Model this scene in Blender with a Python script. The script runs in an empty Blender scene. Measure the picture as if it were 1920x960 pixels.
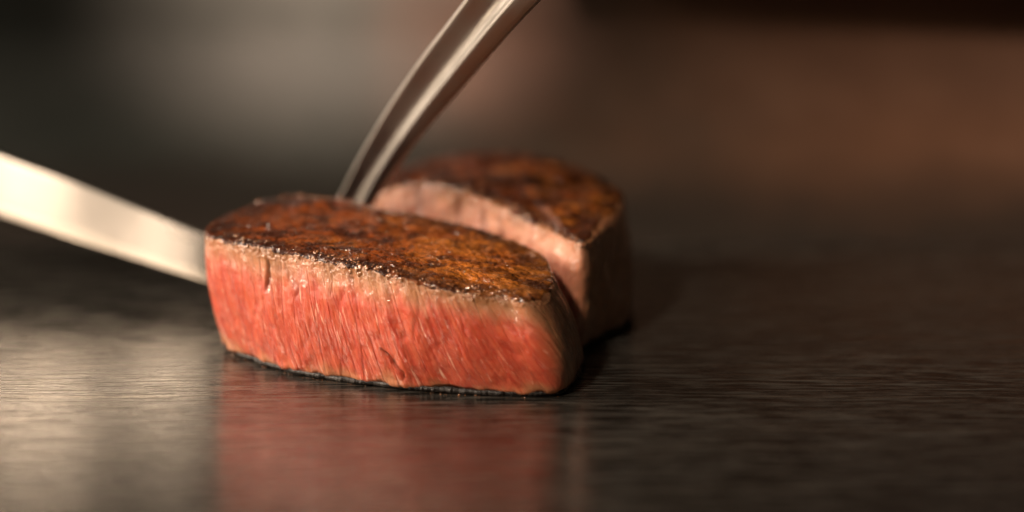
import bpy, math, random
import numpy as np
from mathutils import Vector

random.seed(4); rng = np.random.default_rng(7)
S = bpy.context.scene
COL = S.collection
rad = math.radians

# ------------------------------------------------------------------ camera
CAM_H, PITCH, HALF = 0.1395, rad(13.5), math.tan(rad(15.0))
cd = bpy.data.cameras.new('camera')
cam = bpy.data.objects.new('camera', cd); COL.objects.link(cam); S.camera = cam
cam.location = (0, 0, CAM_H); cam.rotation_euler = (math.pi/2 - PITCH, 0, 0)
cd.sensor_width = 36; cd.angle = rad(30.0)
cd.clip_start = 0.01; cd.clip_end = 50
cd.dof.use_dof = True; cd.dof.focus_distance = 0.465; cd.dof.aperture_fstop = 3.4

# ------------------------------------------------------------------ world, lamps, exposure
w = bpy.data.worlds.new('World'); S.world = w; w.use_nodes = True
w.node_tree.nodes['Background'].inputs[0].default_value = (0.66, 0.68, 0.56, 1)
w.node_tree.nodes['Background'].inputs[1].default_value = 0.036

def lamp(name, loc, target, power, size, col, shape='SQUARE', size_y=None, spread=180):
    l = bpy.data.lights.new(name, 'AREA'); l.energy = power; l.size = size; l.color = col
    l.shape = shape
    if size_y: l.shape = 'RECTANGLE'; l.size_y = size_y
    l.spread = rad(spread)
    o = bpy.data.objects.new(name, l); COL.objects.link(o); o.location = loc
    o.rotation_euler = (Vector(target) - Vector(loc)).to_track_quat('-Z', 'Y').to_euler()
    return o
lamp('key_lamp', (-0.33, 0.0, 0.57), (0.0, 0.46, 0.02), 0.19, 0.07, (1, 0.80, 0.62), spread=26)
lamp('rim_glint_fill', (-0.15, 0.86, 0.56), (0.0, 0.47, 0.02), 0.38, 0.04, (1, 0.80, 0.62), spread=50)  # added light from behind that puts glints on the crust
lamp('front_fill', (-0.10, -0.35, 0.75), (0.0, 0.47, 0.05), 0.22, 0.40, (1, 0.88, 0.78))
lamp('blade_fill', (-1.10, 0.55, 0.13), (-0.08, 0.55, 0.03), 1.0, 0.95, (1, 0.77, 0.59), size_y=0.44, spread=70)  # added light, placed where the blade mirrors it, to keep the blade pale
lamp('blade_mirror_fill', (-1.02, 0.64, 0.47), (-0.12, 0.54, 0.02), 2.8, 0.55, (1, 0.79, 0.62), size_y=0.26, spread=44)  # added light that brightens the blade's reflection in the griddle
lamp('wall_pool_fill', (0.30, 0.38, 0.36), (0.20, 0.69, 0.034), 0.075, 0.06, (1, 0.80, 0.66), spread=42)  # added light that makes a soft pool on the brown wall
lamp('glow_fill', (-0.07, 0.40, 0.38), (-0.066, 0.70, 0.100), 0.38, 0.05, (1, 0.69, 0.58), spread=23)  # added light standing in for the blurred bright background at top left

S.render.engine = 'CYCLES'
S.view_settings.view_transform = 'Standard'; S.view_settings.look = 'None'
S.view_settings.exposure = -0.12; S.view_settings.gamma = 1
S.cycles.use_denoising = True; S.cycles.denoising_prefilter = 'ACCURATE'
S.cycles.max_bounces = 8
S.cycles.sample_clamp_indirect = 4

# ------------------------------------------------------------------ helpers
def at(u, v, z):
    """the world point at height z that stands at photograph position (u, v)"""
    F = np.array([0, math.cos(PITCH), -math.sin(PITCH)]); U = np.array([0, math.sin(PITCH), math.cos(PITCH)])
    d = F + np.array([1., 0, 0])*(u-960)/960*HALF + U*(480-v)/960*HALF
    t = (z - CAM_H)/d[2]
    return np.array([d[0]*t, d[1]*t, z])

def atd(u, v, y):
    F = np.array([0, math.cos(PITCH), -math.sin(PITCH)]); U = np.array([0, math.sin(PITCH), math.cos(PITCH)])
    d = F + np.array([1., 0, 0])*(u-960)/960*HALF + U*(480-v)/960*HALF
    t = y/d[1]
    return np.array([d[0]*t, y, CAM_H + d[2]*t])

def _h(ix, iy, iz, seed):
    n = (ix.astype(np.int64)*374761393 + iy.astype(np.int64)*668265263 + iz.astype(np.int64)*2147483647 + seed*974634777) & 0x7fffffff
    n = ((n ^ (n >> 13))*1274126177) & 0x7fffffff
    n = ((n ^ (n >> 16))*668265263) & 0x7fffffff
    return ((n ^ (n >> 15)) & 0xffffff)/float(0xffffff)*2 - 1
def noise(x, y, z=None, seed=0):
    if z is None: z = np.zeros_like(x)
    x, y, z = np.broadcast_arrays(x, y, z)
    fx, fy, fz = np.floor(x), np.floor(y), np.floor(z)
    ax, ay, az = x-fx, y-fy, z-fz
    ax, ay, az = [a*a*a*(a*(a*6-15)+10) for a in (ax, ay, az)]
    r = 0
    for i in (0, 1):
        for j in (0, 1):
            for k in (0, 1):
                r = r + _h(fx+i, fy+j, fz+k, seed)*(ax if i else 1-ax)*(ay if j else 1-ay)*(az if k else 1-az)
    return r
def fbm(x, y, z=None, oct=4, seed=0):
    if z is None: z = np.zeros_like(x)
    r, a = 0, 1.0
    for o in range(oct):
        r = r + a*noise(x*2**o+o*7.3, y*2**o+o*3.1, z*2**o, seed+o); a *= 0.5
    return r/1.6
def sst(a, b, x):
    t = np.clip((x-a)/(b-a), 0, 1); return t*t*(3-2*t)

def cat(pts, n, closed=True):
    """Catmull-Rom through control rows, resampled to n rows evenly by length (columns 0..2)"""
    P = np.asarray(pts, float); m = len(P); out = []
    segs = m if closed else m-1
    for i in range(segs):
        if closed: p0, p1, p2, p3 = P[(i-1) % m], P[i], P[(i+1) % m], P[(i+2) % m]
        else: p0, p1, p2, p3 = P[max(i-1, 0)], P[i], P[i+1], P[min(i+2, m-1)]
        for t in np.linspace(0, 1, 40, endpoint=False):
            out.append(0.5*((2*p1)+(-p0+p2)*t+(2*p0-5*p1+4*p2-p3)*t*t+(-p0+3*p1-3*p2+p3)*t**3))
    out.append(P[0] if closed else P[-1]); out = np.array(out)
    L = np.r_[0, np.cumsum(np.linalg.norm(np.diff(out[:, :3], axis=0), axis=1))]
    q = np.linspace(0, L[-1], n, endpoint=not closed)
    return np.stack([np.interp(q, L, out[:, k]) for k in range(out.shape[1])], 1), q

def grid_mesh(name, P, mat, parent=None, attrs=None, wrap=True, smooth=True, close_last=False):
    """P[r, i, 3] rings joined into one sheet"""
    R, N = P.shape[:2]
    idx = np.arange(R*N).reshape(R, N)
    a = idx[:-1]; b = idx[1:]
    if wrap: q = np.stack([a, np.roll(a, -1, 1), np.roll(b, -1, 1), b], -1).reshape(-1, 4)
    else: q = np.stack([a[:, :-1], a[:, 1:], b[:, 1:], b[:, :-1]], -1).reshape(-1, 4)
    me = bpy.data.meshes.new(name)
    me.vertices.add(R*N); me.vertices.foreach_set('co', P.reshape(-1).astype(np.float32))
    me.loops.add(q.size); me.loops.foreach_set('vertex_index', q.reshape(-1).astype(np.int32))
    me.polygons.add(len(q)); me.polygons.foreach_set('loop_start', np.arange(0, q.size, 4, dtype=np.int32))
    me.polygons.foreach_set('use_smooth', np.full(len(q), smooth))
    me.update(calc_edges=True); me.validate()
    for k, A in (attrs or {}).items():
        A = np.asarray(A)
        if A.ndim == 3:
            t = me.attributes.new(k, 'FLOAT_VECTOR', 'POINT'); t.data.foreach_set('vector', A.reshape(-1).astype(np.float32))
        else:
            t = me.attributes.new(k, 'FLOAT', 'POINT'); t.data.foreach_set('value', A.reshape(-1).astype(np.float32))
    me.materials.append(mat)
    o = bpy.data.objects.new(name, me); COL.objects.link(o)
    if parent: o.parent = parent
    return o

def normals(P, wrap=True):
    if wrap:
        du = np.roll(P, -1, 1) - np.roll(P, 1, 1)
    else: du = np.gradient(P, axis=1)
    dv = np.gradient(P, axis=0)
    n = np.cross(du, dv); l = np.linalg.norm(n, axis=-1, keepdims=True)
    return n/np.maximum(l, 1e-12)

def tag(o, label=None, cat=None, group=None, kind=None):
    if label: o['label'] = label
    if cat: o['category'] = cat
    if group: o['group'] = group
    if kind: o['kind'] = kind
    return o
def empty(name, loc):
    o = bpy.data.objects.new(name, None); COL.objects.link(o); o.location = loc; o.empty_display_size = 0.01
    return o

# ------------------------------------------------------------------ node helpers
class NT:
    def __init__(s, name):
        s.m = bpy.data.materials.new(name); s.m.use_nodes = True; s.t = s.m.node_tree
        s.b = s.t.nodes['Principled BSDF']
    def n(s, typ, **kw):
        x = s.t.nodes.new(typ)
        for k, v in kw.items():
            if k in x.inputs and not hasattr(x, k): s.set(x, k, v)
            elif hasattr(x, k): setattr(x, k, v)
            else: s.set(x, k, v)
        return x
    def set(s, node, k, v):
        i = node.inputs[k]
        if isinstance(v, bpy.types.NodeSocket): s.t.links.new(v, i)
        else: i.default_value = v
    def bs(s, **kw):
        for k, v in kw.items(): s.set(s.b, k.replace('_', ' '), v)
    def attr(s, name): return s.n('ShaderNodeAttribute', attribute_name=name)
    def mapping(s, vec, scale, rot=(0, 0, 0), loc=(0, 0, 0)):
        x = s.n('ShaderNodeMapping'); s.set(x, 'Vector', vec); s.set(x, 'Scale', scale); s.set(x, 'Rotation', rot); s.set(x, 'Location', loc)
        return x.outputs[0]
    def noise(s, vec, scale, detail=3, rough=0.5, dist=0.0):
        x = s.n('ShaderNodeTexNoise'); s.set(x, 'Vector', vec); s.set(x, 'Scale', scale); s.set(x, 'Detail', detail)
        s.set(x, 'Roughness', rough); s.set(x, 'Distortion', dist)
        return x.outputs['Fac']
    def ramp(s, fac, stops, interp='LINEAR'):
        x = s.n('ShaderNodeValToRGB'); s.set(x, 'Fac', fac); e = x.color_ramp.elements; x.color_ramp.interpolation = interp
        while len(e) < len(stops): e.new(0.5)
        for k, (p, c) in enumerate(stops):
            e[k].position = p; e[k].color = (*c, 1) if not isinstance(c, (int, float)) else (c, c, c, 1)
        return x.outputs[0]
    def math(s, op, a, b=0.0, c=None, clamp=False):
        x = s.n('ShaderNodeMath', operation=op, use_clamp=clamp)
        for k, v in enumerate((a, b) if c is None else (a, b, c)): s.set(x, k, v)
        return x.outputs[0]
    def mr(s, v, a, b, c=0.0, d=1.0):
        x = s.n('ShaderNodeMapRange'); x.interpolation_type = 'SMOOTHSTEP'
        for k, q in enumerate((v, a, b, c, d)): s.set(x, k, q)
        return x.outputs[0]
    def mix(s, f, a, b, mode='MIX'):
        x = s.n('ShaderNodeMix', data_type='RGBA', blend_type=mode)
        s.set(x, 0, f)
        for k, v in ((6, a), (7, b)): s.set(x, k, v if isinstance(v, bpy.types.NodeSocket) else (*v, 1))
        return x.outputs[2]
    def bump(s, h, strength, dist, normal=None):
        x = s.n('ShaderNodeBump'); s.set(x, 'Height', h); s.set(x, 'Strength', strength); s.set(x, 'Distance', dist)
        if normal is not None: s.set(x, 'Normal', normal)
        return x.outputs[0]
    def sep(s, v):
        x = s.n('ShaderNodeSeparateXYZ'); s.set(x, 0, v); return x.outputs

# ------------------------------------------------------------------ materials
def mat_flesh(name, raw=1.0):
    m = NT(name)
    f = m.attr('fibre').outputs['Vector']           # x across the grain (cm), y height (cm), z = unused
    v = m.attr('height').outputs['Fac']             # 0 pan side .. 1 top
    cut = m.attr('cut').outputs['Fac']              # 1 on the cut face, 0 on the seared ends
    crease = m.attr('crease').outputs['Fac']
    big = m.noise(m.mapping(f, (1.1, 0.35, 1)), 1.0, 3, 0.55)
    fib = m.noise(m.mapping(f, (4.2, 0.9, 9.0)), 1.0, 5, 0.62, 0.9)
    fin = m.noise(m.mapping(f, (34.0, 2.6, 30.0)), 1.0, 4, 0.6, 0.4)
    mot = m.noise(m.mapping(f, (14, 6, 14)), 1.0, 4, 0.6)
    # how cooked: tan at both faces, red in the middle
    vv = m.math('ADD', v, m.math('MULTIPLY', m.math('SUBTRACT', fib, 0.5), 0.10))
    vv = m.math('ADD', vv, m.math('MULTIPLY', m.math('SUBTRACT', m.noise(m.mapping(f, (0.55, 0.08, 1)), 1.0, 2, 0.5), 0.5), 0.35))
    vv = m.math('ADD', vv, m.math('MULTIPLY', m.math('SUBTRACT', big, 0.5), 0.34))
    RED = (0.39, 0.040, 0.016); COR = (0.48, 0.086, 0.036); PNK = (0.46, 0.140, 0.078); TAN = (0.36, 0.155, 0.068); OCH = (0.19, 0.072, 0.018)
    if raw < 0.5:
        RED = (0.27, 0.095, 0.058); COR = (0.38, 0.155, 0.10); PNK = (0.50, 0.25, 0.17); TAN = (0.44, 0.21, 0.13)
    core = m.mix(m.mr(fib, 0.30, 0.70), RED, COR)
    core = m.mix(m.math('MULTIPLY', m.mr(fin, 0.50, 0.72), 0.50), core, PNK)
    vor = m.n('ShaderNodeTexVoronoi', feature='DISTANCE_TO_EDGE'); m.set(vor, 'Vector', m.mapping(f, (2.6, 0.62, 1))); m.set(vor, 'Scale', 1.0)
    seam = m.mr(vor.outputs['Distance'], 0.0, 0.10, 1, 0)
    core = m.mix(m.math('MULTIPLY', seam, m.mr(mot, 0.4, 0.6, 0.0, 0.55)), core, (0.30, 0.022, 0.012) if raw > .5 else (0.36, 0.14, 0.09))
    fleck = m.math('MULTIPLY', m.mr(m.noise(m.mapping(f, (11, 1.5, 9), (0, 0, 0), (3, 7, 0)), 1.0, 2, 0.5, 0.3), 0.62, 0.70), m.mr(big, 0.40, 0.60))
    core = m.mix(m.math('MULTIPLY', fleck, 0.75), core, (0.80, 0.45, 0.33))
    core = m.mix(m.math('MULTIPLY', m.mr(mot, 0.3, 0.5, 1, 0), 0.35), core, (0.36, 0.028, 0.016) if raw > .5 else (0.30, 0.12, 0.07))
    edge = m.mix(m.mr(vv, 0.64, 0.92), core, PNK)
    edge = m.mix(m.mr(vv, 0.70, 0.94), edge, TAN)
    edge = m.mix(m.mr(vv, 0.86, 1.02), edge, OCH)
    edge = m.mix(m.math('MULTIPLY', m.mr(vv, 0.15, 0.02), 0.8), edge, TAN)
    edge = m.mix(m.mr(v, 0.05, 0.0), edge, OCH)
    tan_side = m.mix(m.mr(mot, 0.35, 0.65), (0.17, 0.068, 0.028), (0.32, 0.145, 0.068))
    tan_side = m.mix(m.mr(mot, 0.45, 0.7), tan_side, (0.13, 0.05, 0.018))
    cc = m.math('ADD', cut, m.math('MULTIPLY', m.math('SUBTRACT', fib, 0.5), 0.4))
    colr = m.mix(m.mr(cc, 0.15, 0.95), tan_side, edge)
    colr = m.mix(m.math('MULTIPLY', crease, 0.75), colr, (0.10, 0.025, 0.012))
    wet = m.mr(m.noise(m.mapping(f, (5, 2, 5)), 1.0, 3), 0.4, 0.62)
    rough = m.math('MULTIPLY_ADD', wet, -0.24, 0.52)
    h = m.math('ADD', m.math('MULTIPLY', fib, 0.8), m.math('MULTIPLY', fin, 0.35))
    h = m.math('ADD', h, m.math('MULTIPLY', mot, 0.35))
    h = m.math('ADD', h, m.math('MULTIPLY', seam, -0.35))
    nrm = m.bump(h, 0.9, 0.0005)
    m.bs(Base_Color=colr, Roughness=rough, Normal=nrm, Subsurface_Weight=0.35, Subsurface_Scale=0.0022,
         Specular_IOR_Level=0.5, Coat_Weight=m.mr(m.noise(m.mapping(f, (2.2, 1.3, 2)), 1.0, 3), 0.42, 0.6, 0.2, 1.0), Coat_Roughness=0.09)
    m.set(m.b, 'Subsurface Radius', (1.0, 0.32, 0.2))
    # coat has its own pebbly wet relief
    gr = m.noise(f, 8, 2, 0.5)
    st = m.noise(m.mapping(f, (9, 1.6, 9)), 1.0, 2, 0.5)
    gr = m.math('ADD', m.math('MULTIPLY', gr, m.mr(v, 0.7, 0.85)), m.math('MULTIPLY', st, m.mr(v, 0.85, 0.7)))
    m.set(m.b, 'Coat Normal', m.bump(gr, 1.0, 0.0014))
    return m.m

def mat_crust(name, dark=0.0):
    m = NT(name)
    f = m.attr('grain').outputs['Vector']           # cm
    x = m.sep(f)
    big = m.noise(f, 0.9, 4, 0.6, 0.6)
    mid = m.noise(m.mapping(f, (1.6, 2.4, 1.0), (0, 0, 0.5)), 1.3, 5, 0.65, 1.2)
    fin = m.noise(m.mapping(f, (3.5, 8, 6), (0, 0, 0.35)), 1.5, 5, 0.65, 1.2)
    grit = m.noise(f, 22, 4, 0.65)
    rim = m.attr('rim').outputs['Fac']
    DK = (0.016, 0.0035, 0.0014); RB = (0.205, 0.046, 0.008); GB = (0.38, 0.125, 0.018); GO = (0.60, 0.27, 0.075)
    k = m.math('ADD', m.math('MULTIPLY', mid, 0.55), m.math('MULTIPLY', fin, 0.45))
    c = m.mix(m.mr(k, 0.37+dark, 0.58+dark), DK, RB)
    gold = m.math('ADD', m.math('MULTIPLY', x[0], 0.055), big)       # goes golden to the right
    c = m.mix(m.math('MULTIPLY', m.mr(gold, 0.38+dark, 0.74+dark), m.mr(k, 0.36, 0.60)), c, GB)
    c = m.mix(m.math('MULTIPLY', m.mr(gold, 0.60, 0.95), m.mr(fin, 0.52, 0.70)), c, GO)
    char = m.mr(m.noise(m.mapping(f, (1, 1.5, 1), (0, 0, 0.4), (2, 5, 0)), 0.85, 4, 0.62, 0.8), 0.48, 0.60)
    c = m.mix(m.math('MULTIPLY', char, m.mr(x[0], -3.0, 4.5, 0.92, 0.55)), c, (0.026, 0.0062, 0.0024))
    c = m.mix(m.math('MULTIPLY', rim, 0.85), c, (0.014, 0.004, 0.002))
    c = m.mix(m.mr(grit, 0.62, 0.8, 0, 0.35), c, (0.30, 0.11, 0.04))
    h = m.math('ADD', m.math('MULTIPLY', fin, 1.0), m.math('MULTIPLY', grit, 0.35))
    nrm = m.bump(h, 0.7, 0.0005)
    rough = m.mr(m.noise(f, 5, 3), 0.35, 0.65, 0.22, 0.42)
    m.bs(Base_Color=c, Roughness=rough, Normal=nrm, Specular_IOR_Level=0.12, Coat_Weight=m.mr(m.noise(f, 2.5, 3, 0.6), 0.42, 0.56, 0.0, 0.9), Coat_Roughness=0.05, Coat_IOR=1.5)
    m.set(m.b, 'Coat Normal', m.bump(m.noise(f, 5.5, 2, 0.5), 1.0, 0.0018))
    return m.m

def mat_bead():
    m = NT('melted fat'); m.bs(Base_Color=(0.22, 0.085, 0.03, 1), Roughness=0.16, Specular_IOR_Level=1.0, Transmission_Weight=0.0, IOR=1.7)
    return m.m
def mat_char():
    m = NT('charred underside'); tc = m.n('ShaderNodeTexCoord').outputs['Object']
    g = m.noise(tc, 1800, 3, 0.6)
    m.bs(Base_Color=(0.006, 0.004, 0.003, 1), Roughness=0.35, Normal=m.bump(g, 0.8, 0.0004), Specular_IOR_Level=0.3)
    return m.m

def mat_griddle():
    m = NT('brushed griddle steel'); tc = m.n('ShaderNodeTexCoord').outputs['Object']
    warp = m.n('ShaderNodeVectorMath', operation='ADD')
    wn = m.n('ShaderNodeTexNoise'); m.set(wn, 'Vector', tc); m.set(wn, 'Scale', 9.0); m.set(wn, 'Detail', 2.0)
    sc = m.n('ShaderNodeVectorMath', operation='SCALE'); m.set(sc, 0, wn.outputs['Color']); m.set(sc, 'Scale', 0.012)
    m.set(warp, 0, tc); m.set(warp, 1, sc.outputs[0]); p = warp.outputs[0]
    a = m.noise(m.mapping(p, (62, 640, 1), (0, 0, rad(-6))), 1.0, 4, 0.65)
    b = m.noise(m.mapping(p, (32, 1000, 1), (0, 0, rad(3))), 1.0, 4, 0.65)
    c = m.noise(m.mapping(p, (110, 560, 1), (0, 0, rad(-14))), 1.0, 4, 0.6)
    blot = m.noise(tc, 16, 4, 0.55)
    scr = m.n('ShaderNodeTexNoise'); m.set(scr, 'Vector', m.mapping(p, (7, 1300, 1), (0, 0, rad(-7)))); m.set(scr, 'Scale', 1.0); m.set(scr, 'Detail', 2.0)
    s1 = m.mr(scr.outputs['Fac'], 0.62, 0.70)
    h = m.math('ADD', m.math('MULTIPLY', a, 0.9), m.math('MULTIPLY', b, 0.5))
    h = m.math('ADD', h, m.math('MULTIPLY', c, 0.7))
    base = m.mix(m.mr(m.math('ADD', m.math('MULTIPLY', a, .4), m.math('ADD', m.math('MULTIPLY', b, .3), m.math('MULTIPLY', c, .3))), 0.44, 0.57), (0.028, 0.027, 0.024), (0.235, 0.225, 0.20))
    base = m.mix(m.mr(blot, 0.35, 0.7, 0, 0.35), base, (0.13, 0.11, 0.09))
    base = m.mix(m.math('MULTIPLY', s1, 0.5), base, (0.70, 0.63, 0.52))
    rough = m.math('ADD', m.mr(m.math('MULTIPLY_ADD', a, 0.5, m.math('MULTIPLY', b, 0.5)), 0.40, 0.62, 0.11, 0.38), m.math('MULTIPLY', s1, -0.04))
    nrm = m.bump(h, 1.0, 0.00010)
    m.bs(Base_Color=base, Metallic=0.90, Roughness=rough, Normal=nrm, Anisotropic=0.0, Anisotropic_Rotation=0.0)
    tg = m.n('ShaderNodeTangent', direction_type='RADIAL', axis='Z')
    return m.m

def mat_steel(name, col=(0.62, 0.58, 0.53), rough=0.25, streak=(40, 900, 900), bump=0.00003, spk=0.45):
    m = NT(name); tc = m.n('ShaderNodeTexCoord').outputs['Object']
    a = m.noise(m.mapping(tc, streak), 1.0, 3, 0.6)
    s = m.noise(tc, 300, 4, 0.7)
    c = m.mix(m.mr(s, 0.60, 0.75, 0, spk), col, tuple(k*0.35 for k in col))
    m.bs(Base_Color=c, Metallic=1.0, Roughness=m.mr(a, 0.3, 0.7, rough*0.8, rough*1.25), Normal=m.bump(a, 0.6, bump))
    return m.m

def mat_plain(name, c1, c2, scale, rough=0.6, metal=0.0, bump=0.0005):
    m = NT(name); tc = m.n('ShaderNodeTexCoord').outputs['Object']
    n = m.noise(tc, scale, 4, 0.6)
    m.bs(Base_Color=m.mix(m.mr(n, 0.35, 0.65), c1, c2), Roughness=rough, Metallic=metal, Normal=m.bump(n, 0.4, bump))
    return m.m

# ------------------------------------------------------------------ setting
def box(name, x0, x1, y0, y1, z0, z1, mat, bev=0.0, parent=None, seg=3):
    import bmesh
    bm = bmesh.new(); bmesh.ops.create_cube(bm, size=1)
    for v in bm.verts: v.co = Vector(((x0 if v.co.x < 0 else x1), (y0 if v.co.y < 0 else y1), (z0 if v.co.z < 0 else z1)))
    if bev: bmesh.ops.bevel(bm, geom=bm.edges[:], offset=bev, segments=seg, affect='EDGES', profile=0.5)
    me = bpy.data.meshes.new(name); bm.to_mesh(me); bm.free(); me.materials.append(mat)
    for p in me.polygons: p.use_smooth = bool(bev)
    o = bpy.data.objects.new(name, me); COL.objects.link(o)
    if parent: o.parent = parent
    return o

M_GRID = mat_griddle()
tag(box('griddle_surface', -0.75, 0.95, -0.30, 0.7, -0.012, 0.0, M_GRID, 0.001), kind='structure')
M_TOP = mat_plain('dark counter', (0.020, 0.022, 0.018), (0.030, 0.030, 0.026), 12, 0.5)
tag(box('counter', -1.2, 1.5, -0.5, 1.02, -0.50, -0.0125, M_TOP), kind='structure')

def mat_backsplash():
    m = NT('backsplash stain and foot shade'); tc = m.n('ShaderNodeTexCoord').outputs['Object']
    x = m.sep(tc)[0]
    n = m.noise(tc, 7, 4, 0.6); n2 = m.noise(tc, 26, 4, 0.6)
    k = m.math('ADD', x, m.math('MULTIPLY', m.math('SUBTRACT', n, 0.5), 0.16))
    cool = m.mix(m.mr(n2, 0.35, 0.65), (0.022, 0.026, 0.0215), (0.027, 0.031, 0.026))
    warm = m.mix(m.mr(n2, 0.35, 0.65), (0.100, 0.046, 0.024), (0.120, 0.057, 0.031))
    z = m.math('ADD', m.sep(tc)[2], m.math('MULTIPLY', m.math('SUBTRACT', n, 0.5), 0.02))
    m.bs(Base_Color=m.mix(m.mr(z, -0.002, 0.020, 1, 0), m.mix(m.mr(k, -0.06, 0.14), cool, warm), (0.019, 0.014, 0.010)), Roughness=0.75, Specular_IOR_Level=0.2, Normal=m.bump(n2, 0.3, 0.0005))  # foot painted darker to offset the lamp light on the cove
    return m.m
prof = [(0.598, -0.003), (0.600, 0.0006)]
for k in range(1, 25):
    a = math.pi/2*k/24
    prof.append((0.600 + 0.100*math.sin(a), 0.0006 + 0.060*(1-math.cos(a))))
prof += [(0.700, 0.12), (0.700, 0.45), (0.712, 0.45), (0.712, -0.003)]
xs = np.linspace(-0.95, 1.15, 60)
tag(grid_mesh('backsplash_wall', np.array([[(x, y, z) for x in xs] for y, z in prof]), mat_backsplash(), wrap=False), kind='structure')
# dark rail fixed along the wall above the right side
o = box('wall_rail', 0, 0.9, 0, 0.022, 0, 0.05, mat_plain('black rail', (0.010, 0.010, 0.009), (0.016, 0.015, 0.013), 20, 0.6), 0.008, seg=5)
o.location = (0.018, 0.676, 0.0785); o.rotation_euler = (0, rad(2.2), 0)
tag(o, 'black rail fixed along the brown wall at the top right, out of focus', 'rail')

# ------------------------------------------------------------------ steaks
M_BEAD, M_CHAR = mat_bead(), mat_char()

def beads(name, pts, nrm, sizes, mat, parent):
    """many small flattened drops, one mesh"""
    import bmesh
    bm = bmesh.new(); bmesh.ops.create_icosphere(bm, subdivisions=2, radius=1)
    bv = np.array([v.co for v in bm.verts]); bf = np.array([[v.index for v in f.verts] for f in bm.faces]); bm.free()
    K = len(pts)
    sc = sizes[:, None, None]*(1 + 0.25*rng.standard_normal((K, 1, 3)))
    V = bv[None]*sc
    up = (V*nrm[:, None]).sum(-1, keepdims=True)
    V = V - up*nrm[:, None]*0.35 + pts[:, None]
    F = (bf[None] + (np.arange(K)*len(bv))[:, None, None]).reshape(-1, 3)
    me = bpy.data.meshes.new(name)
    me.from_pydata(V.reshape(-1, 3).tolist(), [], F.tolist())
    me.polygons.foreach_set('use_smooth', np.ones(len(F), bool)); me.materials.append(mat)
    o = bpy.data.objects.new(name, me); COL.objects.link(o); o.parent = parent; o['kind'] = 'stuff'
    return o

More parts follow.
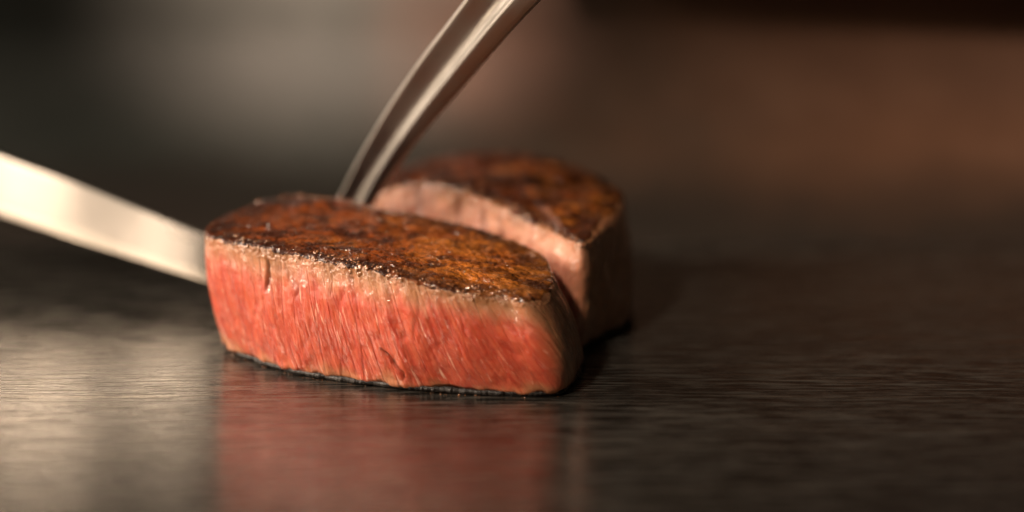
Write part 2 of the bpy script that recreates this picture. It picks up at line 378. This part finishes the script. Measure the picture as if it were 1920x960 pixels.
def steak(rootname, label, group, base, top, cutfn, N, SR, CR, bulge, dome, slant, creases, seed, raw, beadn, crust_mat, crust_lim=0.962, amp=1.0):
    """base/top: matching control points of the lower and upper outline"""
    ctl = np.hstack([np.asarray(base), np.asarray(top)])
    # resample by the base outline so that both stay matched
    C, s = cat(ctl, N)
    B, T = C[:, :3], C[:, 3:]
    per = s[-1] + s[1]
    cen = B.mean(0); origin = np.array([cen[0], cen[1], 0])
    tang = np.roll(B, -1, 0) - np.roll(B, 1, 0); tang[:, 2] = 0
    tang /= np.linalg.norm(tang, axis=1, keepdims=True)
    out = np.stack([tang[:, 1], -tang[:, 0], np.zeros(N)], 1)
    if ((B-cen)*out).sum() < 0: out = -out
    v = np.linspace(0, 1, SR)
    rc = 0.0016
    rings = []
    for vi in v:
        p = B*(1-vi) + T*vi
        z = p[:, 2]
        b = bulge(s/per, vi)[:, None] if callable(bulge) else bulge*math.sin(math.pi*vi)
        h = T[:, 2]
        inset = np.zeros(N)
        d = (1-vi)*h                       # distance below the rim
        q = np.clip(1 - d/rc, 0, 1); inset = rc*(1-np.sqrt(np.maximum(1-q*q, 0)))
        d0 = vi*h; q = np.clip(1 - d0/0.0022, 0, 1); inset = inset + 0.0030*(1-np.sqrt(np.maximum(1-q*q, 0)))
        p = p + out*b - out*inset[:, None]
        rings.append(p)
    side = np.array(rings)
    edge = side[-1]; cc = edge.mean(0)
    cap = []
    for c in np.linspace(0, 1, CR+1)[1:]:
        k = c**0.85
        p = edge*(1-k) + cc*k
        p = p.copy(); p[:, 2] += dome*(1-(1-k)**2.2)
        cap.append(p)
    P = np.concatenate([side, np.array(cap)])
    R = len(P)
    V = np.r_[v, np.ones(CR)][:, None]*np.ones((1, N))
    CAPK = np.r_[np.zeros(SR), np.linspace(0, 1, CR+1)[1:]][:, None]*np.ones((1, N))
    SS = np.ones((R, 1))*s[None]*100          # cm
    H = V*T[None, :, 2]*100
    sl = slant(s/per)[None] if callable(slant) else slant
    Q = SS - sl*(H)                            # slanted across-grain coordinate
    # periodic-safe: 3D noise from world position for the caps, (Q,H) on the sides
    X, Y, Z = P[..., 0]*100, P[..., 1]*100, P[..., 2]*100
    nr = normals(P)
    if (nr[SR//2]*out).sum() < 0: nr = -nr
    sidemask = 1 - sst(0.0, 0.06, CAPK)
    disp = 0.0006*amp*fbm(X*0.7, Y*0.7, Z*0.7, 3, seed)
    cutm = cutfn(s/per)[None]*np.ones((R, 1))
    fibre = fbm(Q*2.2, H*0.45, None, 4, seed+11)
    fine = fbm(Q*11.0, H*1.1, None, 3, seed+23)
    rag = fbm(Q*3.5, H*3.5, None, 4, seed+31)
    disp = disp + sidemask*amp*(0.00030*fibre + 0.00010*fine + 0.00020*rag)*(0.25+0.75*cutm)
    # ragged lower lip
    disp = disp + sidemask*np.exp(-((V-0.045)/0.03)**2)*0.0007*fbm(SS*2.2, SS*0+2, None, 3, seed+5)
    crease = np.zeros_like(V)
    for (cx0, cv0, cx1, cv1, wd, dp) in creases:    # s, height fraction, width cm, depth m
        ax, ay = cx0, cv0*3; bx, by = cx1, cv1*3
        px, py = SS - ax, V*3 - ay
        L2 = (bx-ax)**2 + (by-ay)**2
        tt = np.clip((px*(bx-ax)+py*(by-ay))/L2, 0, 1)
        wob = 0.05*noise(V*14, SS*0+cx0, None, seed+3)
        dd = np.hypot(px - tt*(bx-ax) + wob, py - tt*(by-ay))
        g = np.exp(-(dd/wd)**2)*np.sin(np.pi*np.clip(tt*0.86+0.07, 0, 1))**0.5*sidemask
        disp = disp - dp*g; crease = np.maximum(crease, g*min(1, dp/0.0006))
    # top: muscle folds
    wx = X + 0.5*fbm(X*0.9, Y*0.9, None, 2, seed+60); wy = Y + 0.5*fbm(X*0.9+9, Y*0.9, None, 2, seed+61)
    fold = 1 - np.abs(fbm(wx*0.7, wy*1.3, None, 3, seed+40))*2.2
    topm = sst(0.0, 0.12, CAPK)
    disp = disp + topm*(0.0010*fbm(wx*0.6, wy*1.0, None, 3, seed+41) - 0.00075*np.clip(fold-0.55, 0, 1) + 0.00028*fbm(X*4, Y*7, None, 4, seed+42))
    disp = disp + (V > 0.9)*0.00022*fbm(X*11, Y*11, Z*11, 3, seed+77)
    D = P + nr*disp[..., None]
    D[..., 2] = np.maximum(D[..., 2], 0.0006)
    D[0, :, 2] = 0.0006
    loc = D - origin
    root = empty(rootname, origin); tag(root, label, 'steak', group)
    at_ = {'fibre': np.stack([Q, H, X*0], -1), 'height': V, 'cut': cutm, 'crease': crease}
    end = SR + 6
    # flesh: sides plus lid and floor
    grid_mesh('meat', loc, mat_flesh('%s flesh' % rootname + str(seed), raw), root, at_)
    # crust shell over the top and ragged over the rim
    r0 = int(SR*0.80)
    nn = normals(D); nn = nn if (nn[SR//2]*out).sum() > 0 else -nn
    lim = crust_lim + 0.022*fbm(SS*1.8, SS*0, None, 4, seed+50) + 0.016*fbm(SS*9, V*24, None, 3, seed+51)
    off = -0.0003 + 0.00048*sst(-0.012, 0.03, V-lim+CAPK*3)
    off = np.where(V[:, :] < 0.80, -0.0003, off)
    E = (D + nn*off[..., None] + nn*(0.00010*fbm(X*16, Y*16, Z*16, 3, seed+90)*(V > 0.9))[..., None] - origin)[r0:]
    rimk = (1 - sst(0.03, 0.22, CAPK))*sst(0.88, 0.96, V)
    rimk = rimk*(0.55+0.45*sst(-.3, .3, fbm(X*1.5, Y*1.5, None, 3, seed+93)))
    grid_mesh('seared_crust', E, crust_mat, root, {'grain': np.stack([X-cen[0]*100, Y-cen[1]*100, Z], -1)[r0:], 'rim': rimk[r0:]})
    # charred underside: low dark rim, sits inside the lip, touching the steel
    prof = []
    for (i, z) in ((-0.0016, 0.0), (-0.0002, 0.0), (0.0004, 0.0006), (0.0002, 0.0013), (-0.0016, 0.0019)):
        ww = 0.0005*fbm(SS[:1].T[:, 0]*3, SS[0]*0, None, 3, seed+70) + 0.0002*fbm(SS[0]*14, SS[0]*0, None, 2, seed+71)
        prof.append(B - origin + out*(i + ww)[:, None] + np.array([0, 0, z]))
    flo = [prof[0]*np.array([k, k, 1]) for k in (0.02, 0.6)]
    grid_mesh('charred_base', np.array(flo + prof), M_CHAR, root)
    # beads of fat along the rim and on the top
    if beadn:
        pr, pi = [], []
        front = np.where(cutfn(s/per) > 0.5)[0]
        K = beadn
        wgt = np.clip(1.3 + 1.6*fbm(s*100*0.8, s*0, None, 2, seed+101), 0.05, None)[front]; wgt /= wgt.sum()
        ii = rng.choice(front, K, p=wgt)
        vr = rng.normal(0, 1, K)
        rr = np.clip((SR-1) + np.where(vr > 0, vr*CR*0.035, vr*SR*0.030), r0, R-2).astype(int)
        szs = np.minimum(0.00012 + rng.exponential(0.00014, K), 0.0006)
        K2 = beadn//2
        i2 = rng.integers(0, N, K2); r2 = SR + (CR*rng.random(K2)**1.3*0.8).astype(int)
        s2 = np.minimum(0.00007 + rng.exponential(0.00008, K2), 0.0004)
        keep = fbm(X[r2, i2]*0.9, Y[r2, i2]*1.2, None, 2, seed+44) > -0.05
        i2, r2, s2 = i2[keep], r2[keep], s2[keep]
        ii = np.r_[ii, i2]; rr = np.r_[rr, r2]; szs = np.r_[szs, s2]
        pts = E[np.maximum(rr-r0, 0), ii]
        low = V[rr, ii] < lim[rr, ii]
        pts = np.where(low[:, None], loc[rr, ii], pts)
        beads('fat_droplets', pts, nn[rr, ii], szs, M_BEAD, root)
        # sizzling specks at the foot
        K = beadn//4
        ii = rng.choice(front, K)
        pts = B[ii] - origin + out[ii]*(0.0004 + 0.0006*rng.random(K))[:, None]; 
        szs = 0.00006 + rng.exponential(0.00006, K)
        pts[:, 2] = szs*0.5
        beads('grease_beads', pts, np.tile([0., 0, 1], (K, 1)), np.minimum(szs, 0.00028), M_BEAD, root)
    return root, (B, T, s, per)

# --- front steak (outline read anticlockwise seen from above: front edge left to right, then back)
fb = [(425, 655), (470, 677), (560, 704), (680, 722), (800, 735), (920, 743), (1010, 744), (1056, 738), (1084, 704), (1088, 668)]
ft = [(383, 436, 3.1), (440, 452, 3.12), (550, 471, 3.12), (660, 495, 3.0), (760, 520, 2.85), (860, 545, 2.60), (940, 554, 2.48), (992, 560, 2.42), (1032, 542, 2.46), (1036, 508, 2.50)]
bk = [(1010, 470, 2.6), (930, 440, 2.75), (850, 414, 2.95), (760, 398, 3.1), (690, 384, 3.2), (610, 368, 3.25), (530, 366, 3.25), (455, 386, 3.2), (405, 408, 3.15)]
base = [at(u, v, 0) for u, v in fb]; top = [at(u, v, z/100) for u, v, z in ft]
for u, v, z in bk:
    p = at(u, v, z/100); top.append(p)
    q = p.copy(); q[2] = 0; q[1] -= 0.002; base.append(q)
base[-1] = base[-1]*np.array([1, 1, 0]) + np.array([0.003, 0, 0]); base[-2] = base[-2] + np.array([0.002, 0, 0])
front_n = 0.41
def cut_front(f):
    # f: fraction of the outline; the cut face runs along the front edge and again along the back
    return sst(-0.02, 0.008, f)*(1-sst(0.350, 0.385, f)) + sst(0.50, 0.54, f)*(1-sst(0.90, 0.95, f))
def bulge_front(f, v):
    m = 0.0016*math.sin(math.pi*min(1, v*1.05))
    endb = 0.0016*np.exp(-((f-0.375)/0.03)**2)*math.sin(math.pi*v**0.8)
    return m*np.ones_like(f) + endb
M_CR1 = mat_crust('seared crust')
cre = [(2.34, 0.90, 2.44, 0.76, 0.04, 0.0006), (2.44, 0.78, 2.38, 0.66, 0.07, 0.0007), (2.5, 0.84, 3.0, 0.84, 0.10, 0.00022),
       (3.15, 0.80, 3.35, 0.66, 0.09, 0.00028), (5.75, 0.34, 6.22, 0.17, 0.05, 0.0008), (6.22, 0.17, 6.20, 0.10, 0.04, 0.0004),
       (4.9, 0.90, 5.0, 0.86, 0.09, 0.0004)]
steak('steak', 'thick front slice of seared steak with its bright red cut face towards the viewer', 'slices of seared steak',
      base, top, cut_front, 1500, 210, 170, bulge_front, 0.0010, lambda f: -0.18-0.30*f, cre, 3, 1.0, 750, M_CR1)

# --- back steak
bb = [(690, 550), (740, 560), (800, 577), (870, 600), (950, 622), (1030, 642), (1085, 656), (1130, 634), (1186, 600)]
bt = [(690, 366, 2.69), (740, 352, 3.05), (800, 341, 3.37), (862, 355, 3.37), (940, 388, 3.16), (1020, 425, 2.96), (1092, 452, 2.95), (1132, 420, 3.05), (1168, 380, 3.15)]
bk = [(1150, 345, 3.2), (1085, 310, 3.3), (1010, 292, 3.4), (920, 283, 3.4), (835, 290, 3.4), (755, 308, 3.3), (698, 338, 3.0)]
base, top = [], []
for (u, v), (u2, v2, z) in zip(bb, bt):
    p = at(u2, v2, z/100); top.append(p)
    q = at(u, v, 0)
    if u < 1000: q = p*np.array([1, 1, 0]) + np.array([0.001, 0.0, 0])
    base.append(q)
for u, v, z in bk:
    p = at(u, v, z/100); top.append(p); base.append(p*np.array([1, 1, 0]))
def cut_back(f): return 1-sst(0.32, 0.37, f)
M_CR2 = mat_crust('seared crust of the rear slice', 0.06)
steak('steak', 'rear slice of seared steak behind the front one, paler pink face, blurred', 'slices of seared steak',
      base, top, cut_back, 700, 90, 80, 0.0012, 0.0012, 0.15, [(3.6, 0.99, 3.7, 0.6, 0.10, 0.0008), (1.9, 0.99, 2.0, 0.75, 0.09, 0.0006), (4.7, 0.95, 4.8, 0.5, 0.12, 0.0006), (5.6, 0.9, 5.5, 0.3, 0.12, 0.0007)], 21, 0.0, 300, M_CR2, 0.972, 2.0)

# ------------------------------------------------------------------ steel tools
def sweep(name, path, sect, mat, parent, up_hint, closed=True):
    """path rows: x y z scale ; sect(k): list of (a, b) in m, swept along path"""
    P = np.asarray(path); n = len(P)
    T = np.gradient(P[:, :3], axis=0); T /= np.linalg.norm(T, axis=1, keepdims=True)
    h = np.asarray(up_hint, float); rows = []
    for k in range(n):
        A = h - T[k]*np.dot(h, T[k]); A /= np.linalg.norm(A)
        Bv = np.cross(T[k], A)
        rows.append([P[k, :3] + (A*a + Bv*b)*P[k, 3] for a, b in sect])
    R = np.array(rows)
    c0 = R[0].mean(0, keepdims=True) + 0*R[0]; c1 = R[-1].mean(0, keepdims=True) + 0*R[-1]
    R = np.concatenate([c0[None], R[:1], R, R[-1:], c1[None]])
    return R
def tool(name, R, mat, parent, smooth=True):
    o = grid_mesh(name, R - np.array(parent.location), mat, parent, None, True, smooth)
    return o

# knife: blade runs behind the front slice and away to the left
M_BLADE = mat_steel('pale blade steel', (0.93, 0.87, 0.78), 0.31, (20, 20, 20), 0.0, 0.0)
def blade_pt(u, vb, vt, vbase):
    g = at(u, vbase, 0)
    return atd(u, vb, g[1]), atd(u, vt, g[1] + 0.0026)
rows = []
for u, vb, vt, vg in ((-330, 305, 160, 472), (-160, 354, 230, 495), (0, 402, 291, 517), (130, 446, 338, 536), (260, 488, 390, 554), (385, 528, 440, 573), (450, 548, 468, 579), (490, 562, 500, 583), (500, 566, 540, 584)):
    lo, hi = blade_pt(u, vb, vt, vg); rows.append(np.r_[lo, hi])
Cb, _ = cat(rows, 60, closed=False)
ring = []
for r in Cb:
    lo, hi = r[:3], r[3:]
    t = np.array([0.72, -0.69, 0]); nrm = np.array([-0.62, -0.74, 0.20]); nrm /= np.linalg.norm(nrm)
    L = hi - lo; nrm = nrm - L*np.dot(nrm, L)/np.dot(L, L); nrm /= np.linalg.norm(nrm)
    th = 0.0009
    pro = [(0.0, 0.00), (0.015, 0.35), (0.14, 0.58), (0.15, 0.50), (0.185, 0.50), (0.195, 0.98), (0.22, 1.0), (0.5, 1.01), (0.92, 1.0), (0.96, 0.97), (0.985, 0.8), (1.0, 0.5),
           (1.0, -0.5), (0.975, -0.85), (0.90, -1), (0.5, -1), (0.18, -0.98), (0.015, -0.3)]
    ring.append([lo + L*a + nrm*th*b for a, b in pro])
R = np.array(ring); c0 = R[0]*0 + R[0].mean(0); c1 = R[-1]*0 + R[-1].mean(0)
R = np.concatenate([c0[None], R, c1[None]])
kn = empty('knife', tuple(Cb[-1, :3]*np.array([1, 1, 0])))
tag(kn, 'pale steel knife blade slanting down from the left to behind the front steak slice', 'knife')
tool('blade', R, M_BLADE, kn)

# tongs: one channelled arm, its tip between the two slices
M_TONG = mat_steel('tongs steel', (0.37, 0.355, 0.33), 0.44, (40, 40, 40), 0.0, 0.4)
tip = at(640, 560, 0.004)
cl = [(636, 440, 0.534, .92), (666, 375, 0.527, .96), (702, 310, 0.518, 1.02), (754, 230, 0.507, 1.14), (812, 152, 0.496, 1.27), (873, 75, 0.485, 1.32), (936, -2, 0.474, 1.38), (1010, -80, 0.462, 1.4), (1110, -180, .45, 1.5)]
path = [np.r_[atd(u, v, d), s] for u, v, d, s in cl]
Cp, _ = cat(path, 90, closed=False)
# channel section: a across, b depth (towards the viewer positive)
def channel():
    w = 0.0056
    p = [(-1.0, -.35), (-.97, -.02), (-.90, .08), (-.80, .08), (-.62, -.03), (-.42, -.14), (-.22, -.23), (-.02, -.28), (.14, -.24), (.26, -.08),
         (.34, .08), (.40, .15), (.47, .15), (.60, .07), (.80, -.05), (.96, -.17), (1.0, -.24), (1.0, -.50), (.9, -.60), (.4, -.80), (-.4, -.80), (-.9, -.58)]
    return [(a*w, b*w) for a, b in p]
sec = channel()
R = []
T = np.gradient(Cp[:, :3], axis=0); T /= np.linalg.norm(T, axis=1, keepdims=True)
for k in range(len(Cp)):
    view = -Cp[k, :3] + np.array([0, 0, CAM_H]); view = np.array([-0.15, -1.0, 0.18])
    Bv = view - T[k]*np.dot(view, T[k]); Bv /= np.linalg.norm(Bv)
    A = np.cross(Bv, T[k])
    if A[0] < 0: A = -A
    R.append([Cp[k, :3] + (A*a + Bv*b)*Cp[k, 3]*0.92 for a, b in sec])
R = np.array(R); c0 = R[0]*0 + R[0].mean(0); c1 = R[-1]*0 + R[-1].mean(0)
R = np.concatenate([c0[None], R, c1[None]])
tg = empty('tongs', tuple(Cp[0, :3]*np.array([1, 1, 0])))
tag(tg, 'grooved steel tongs arm reaching down between the two steak slices', 'tongs')
tool('arm', R, M_TONG, tg)
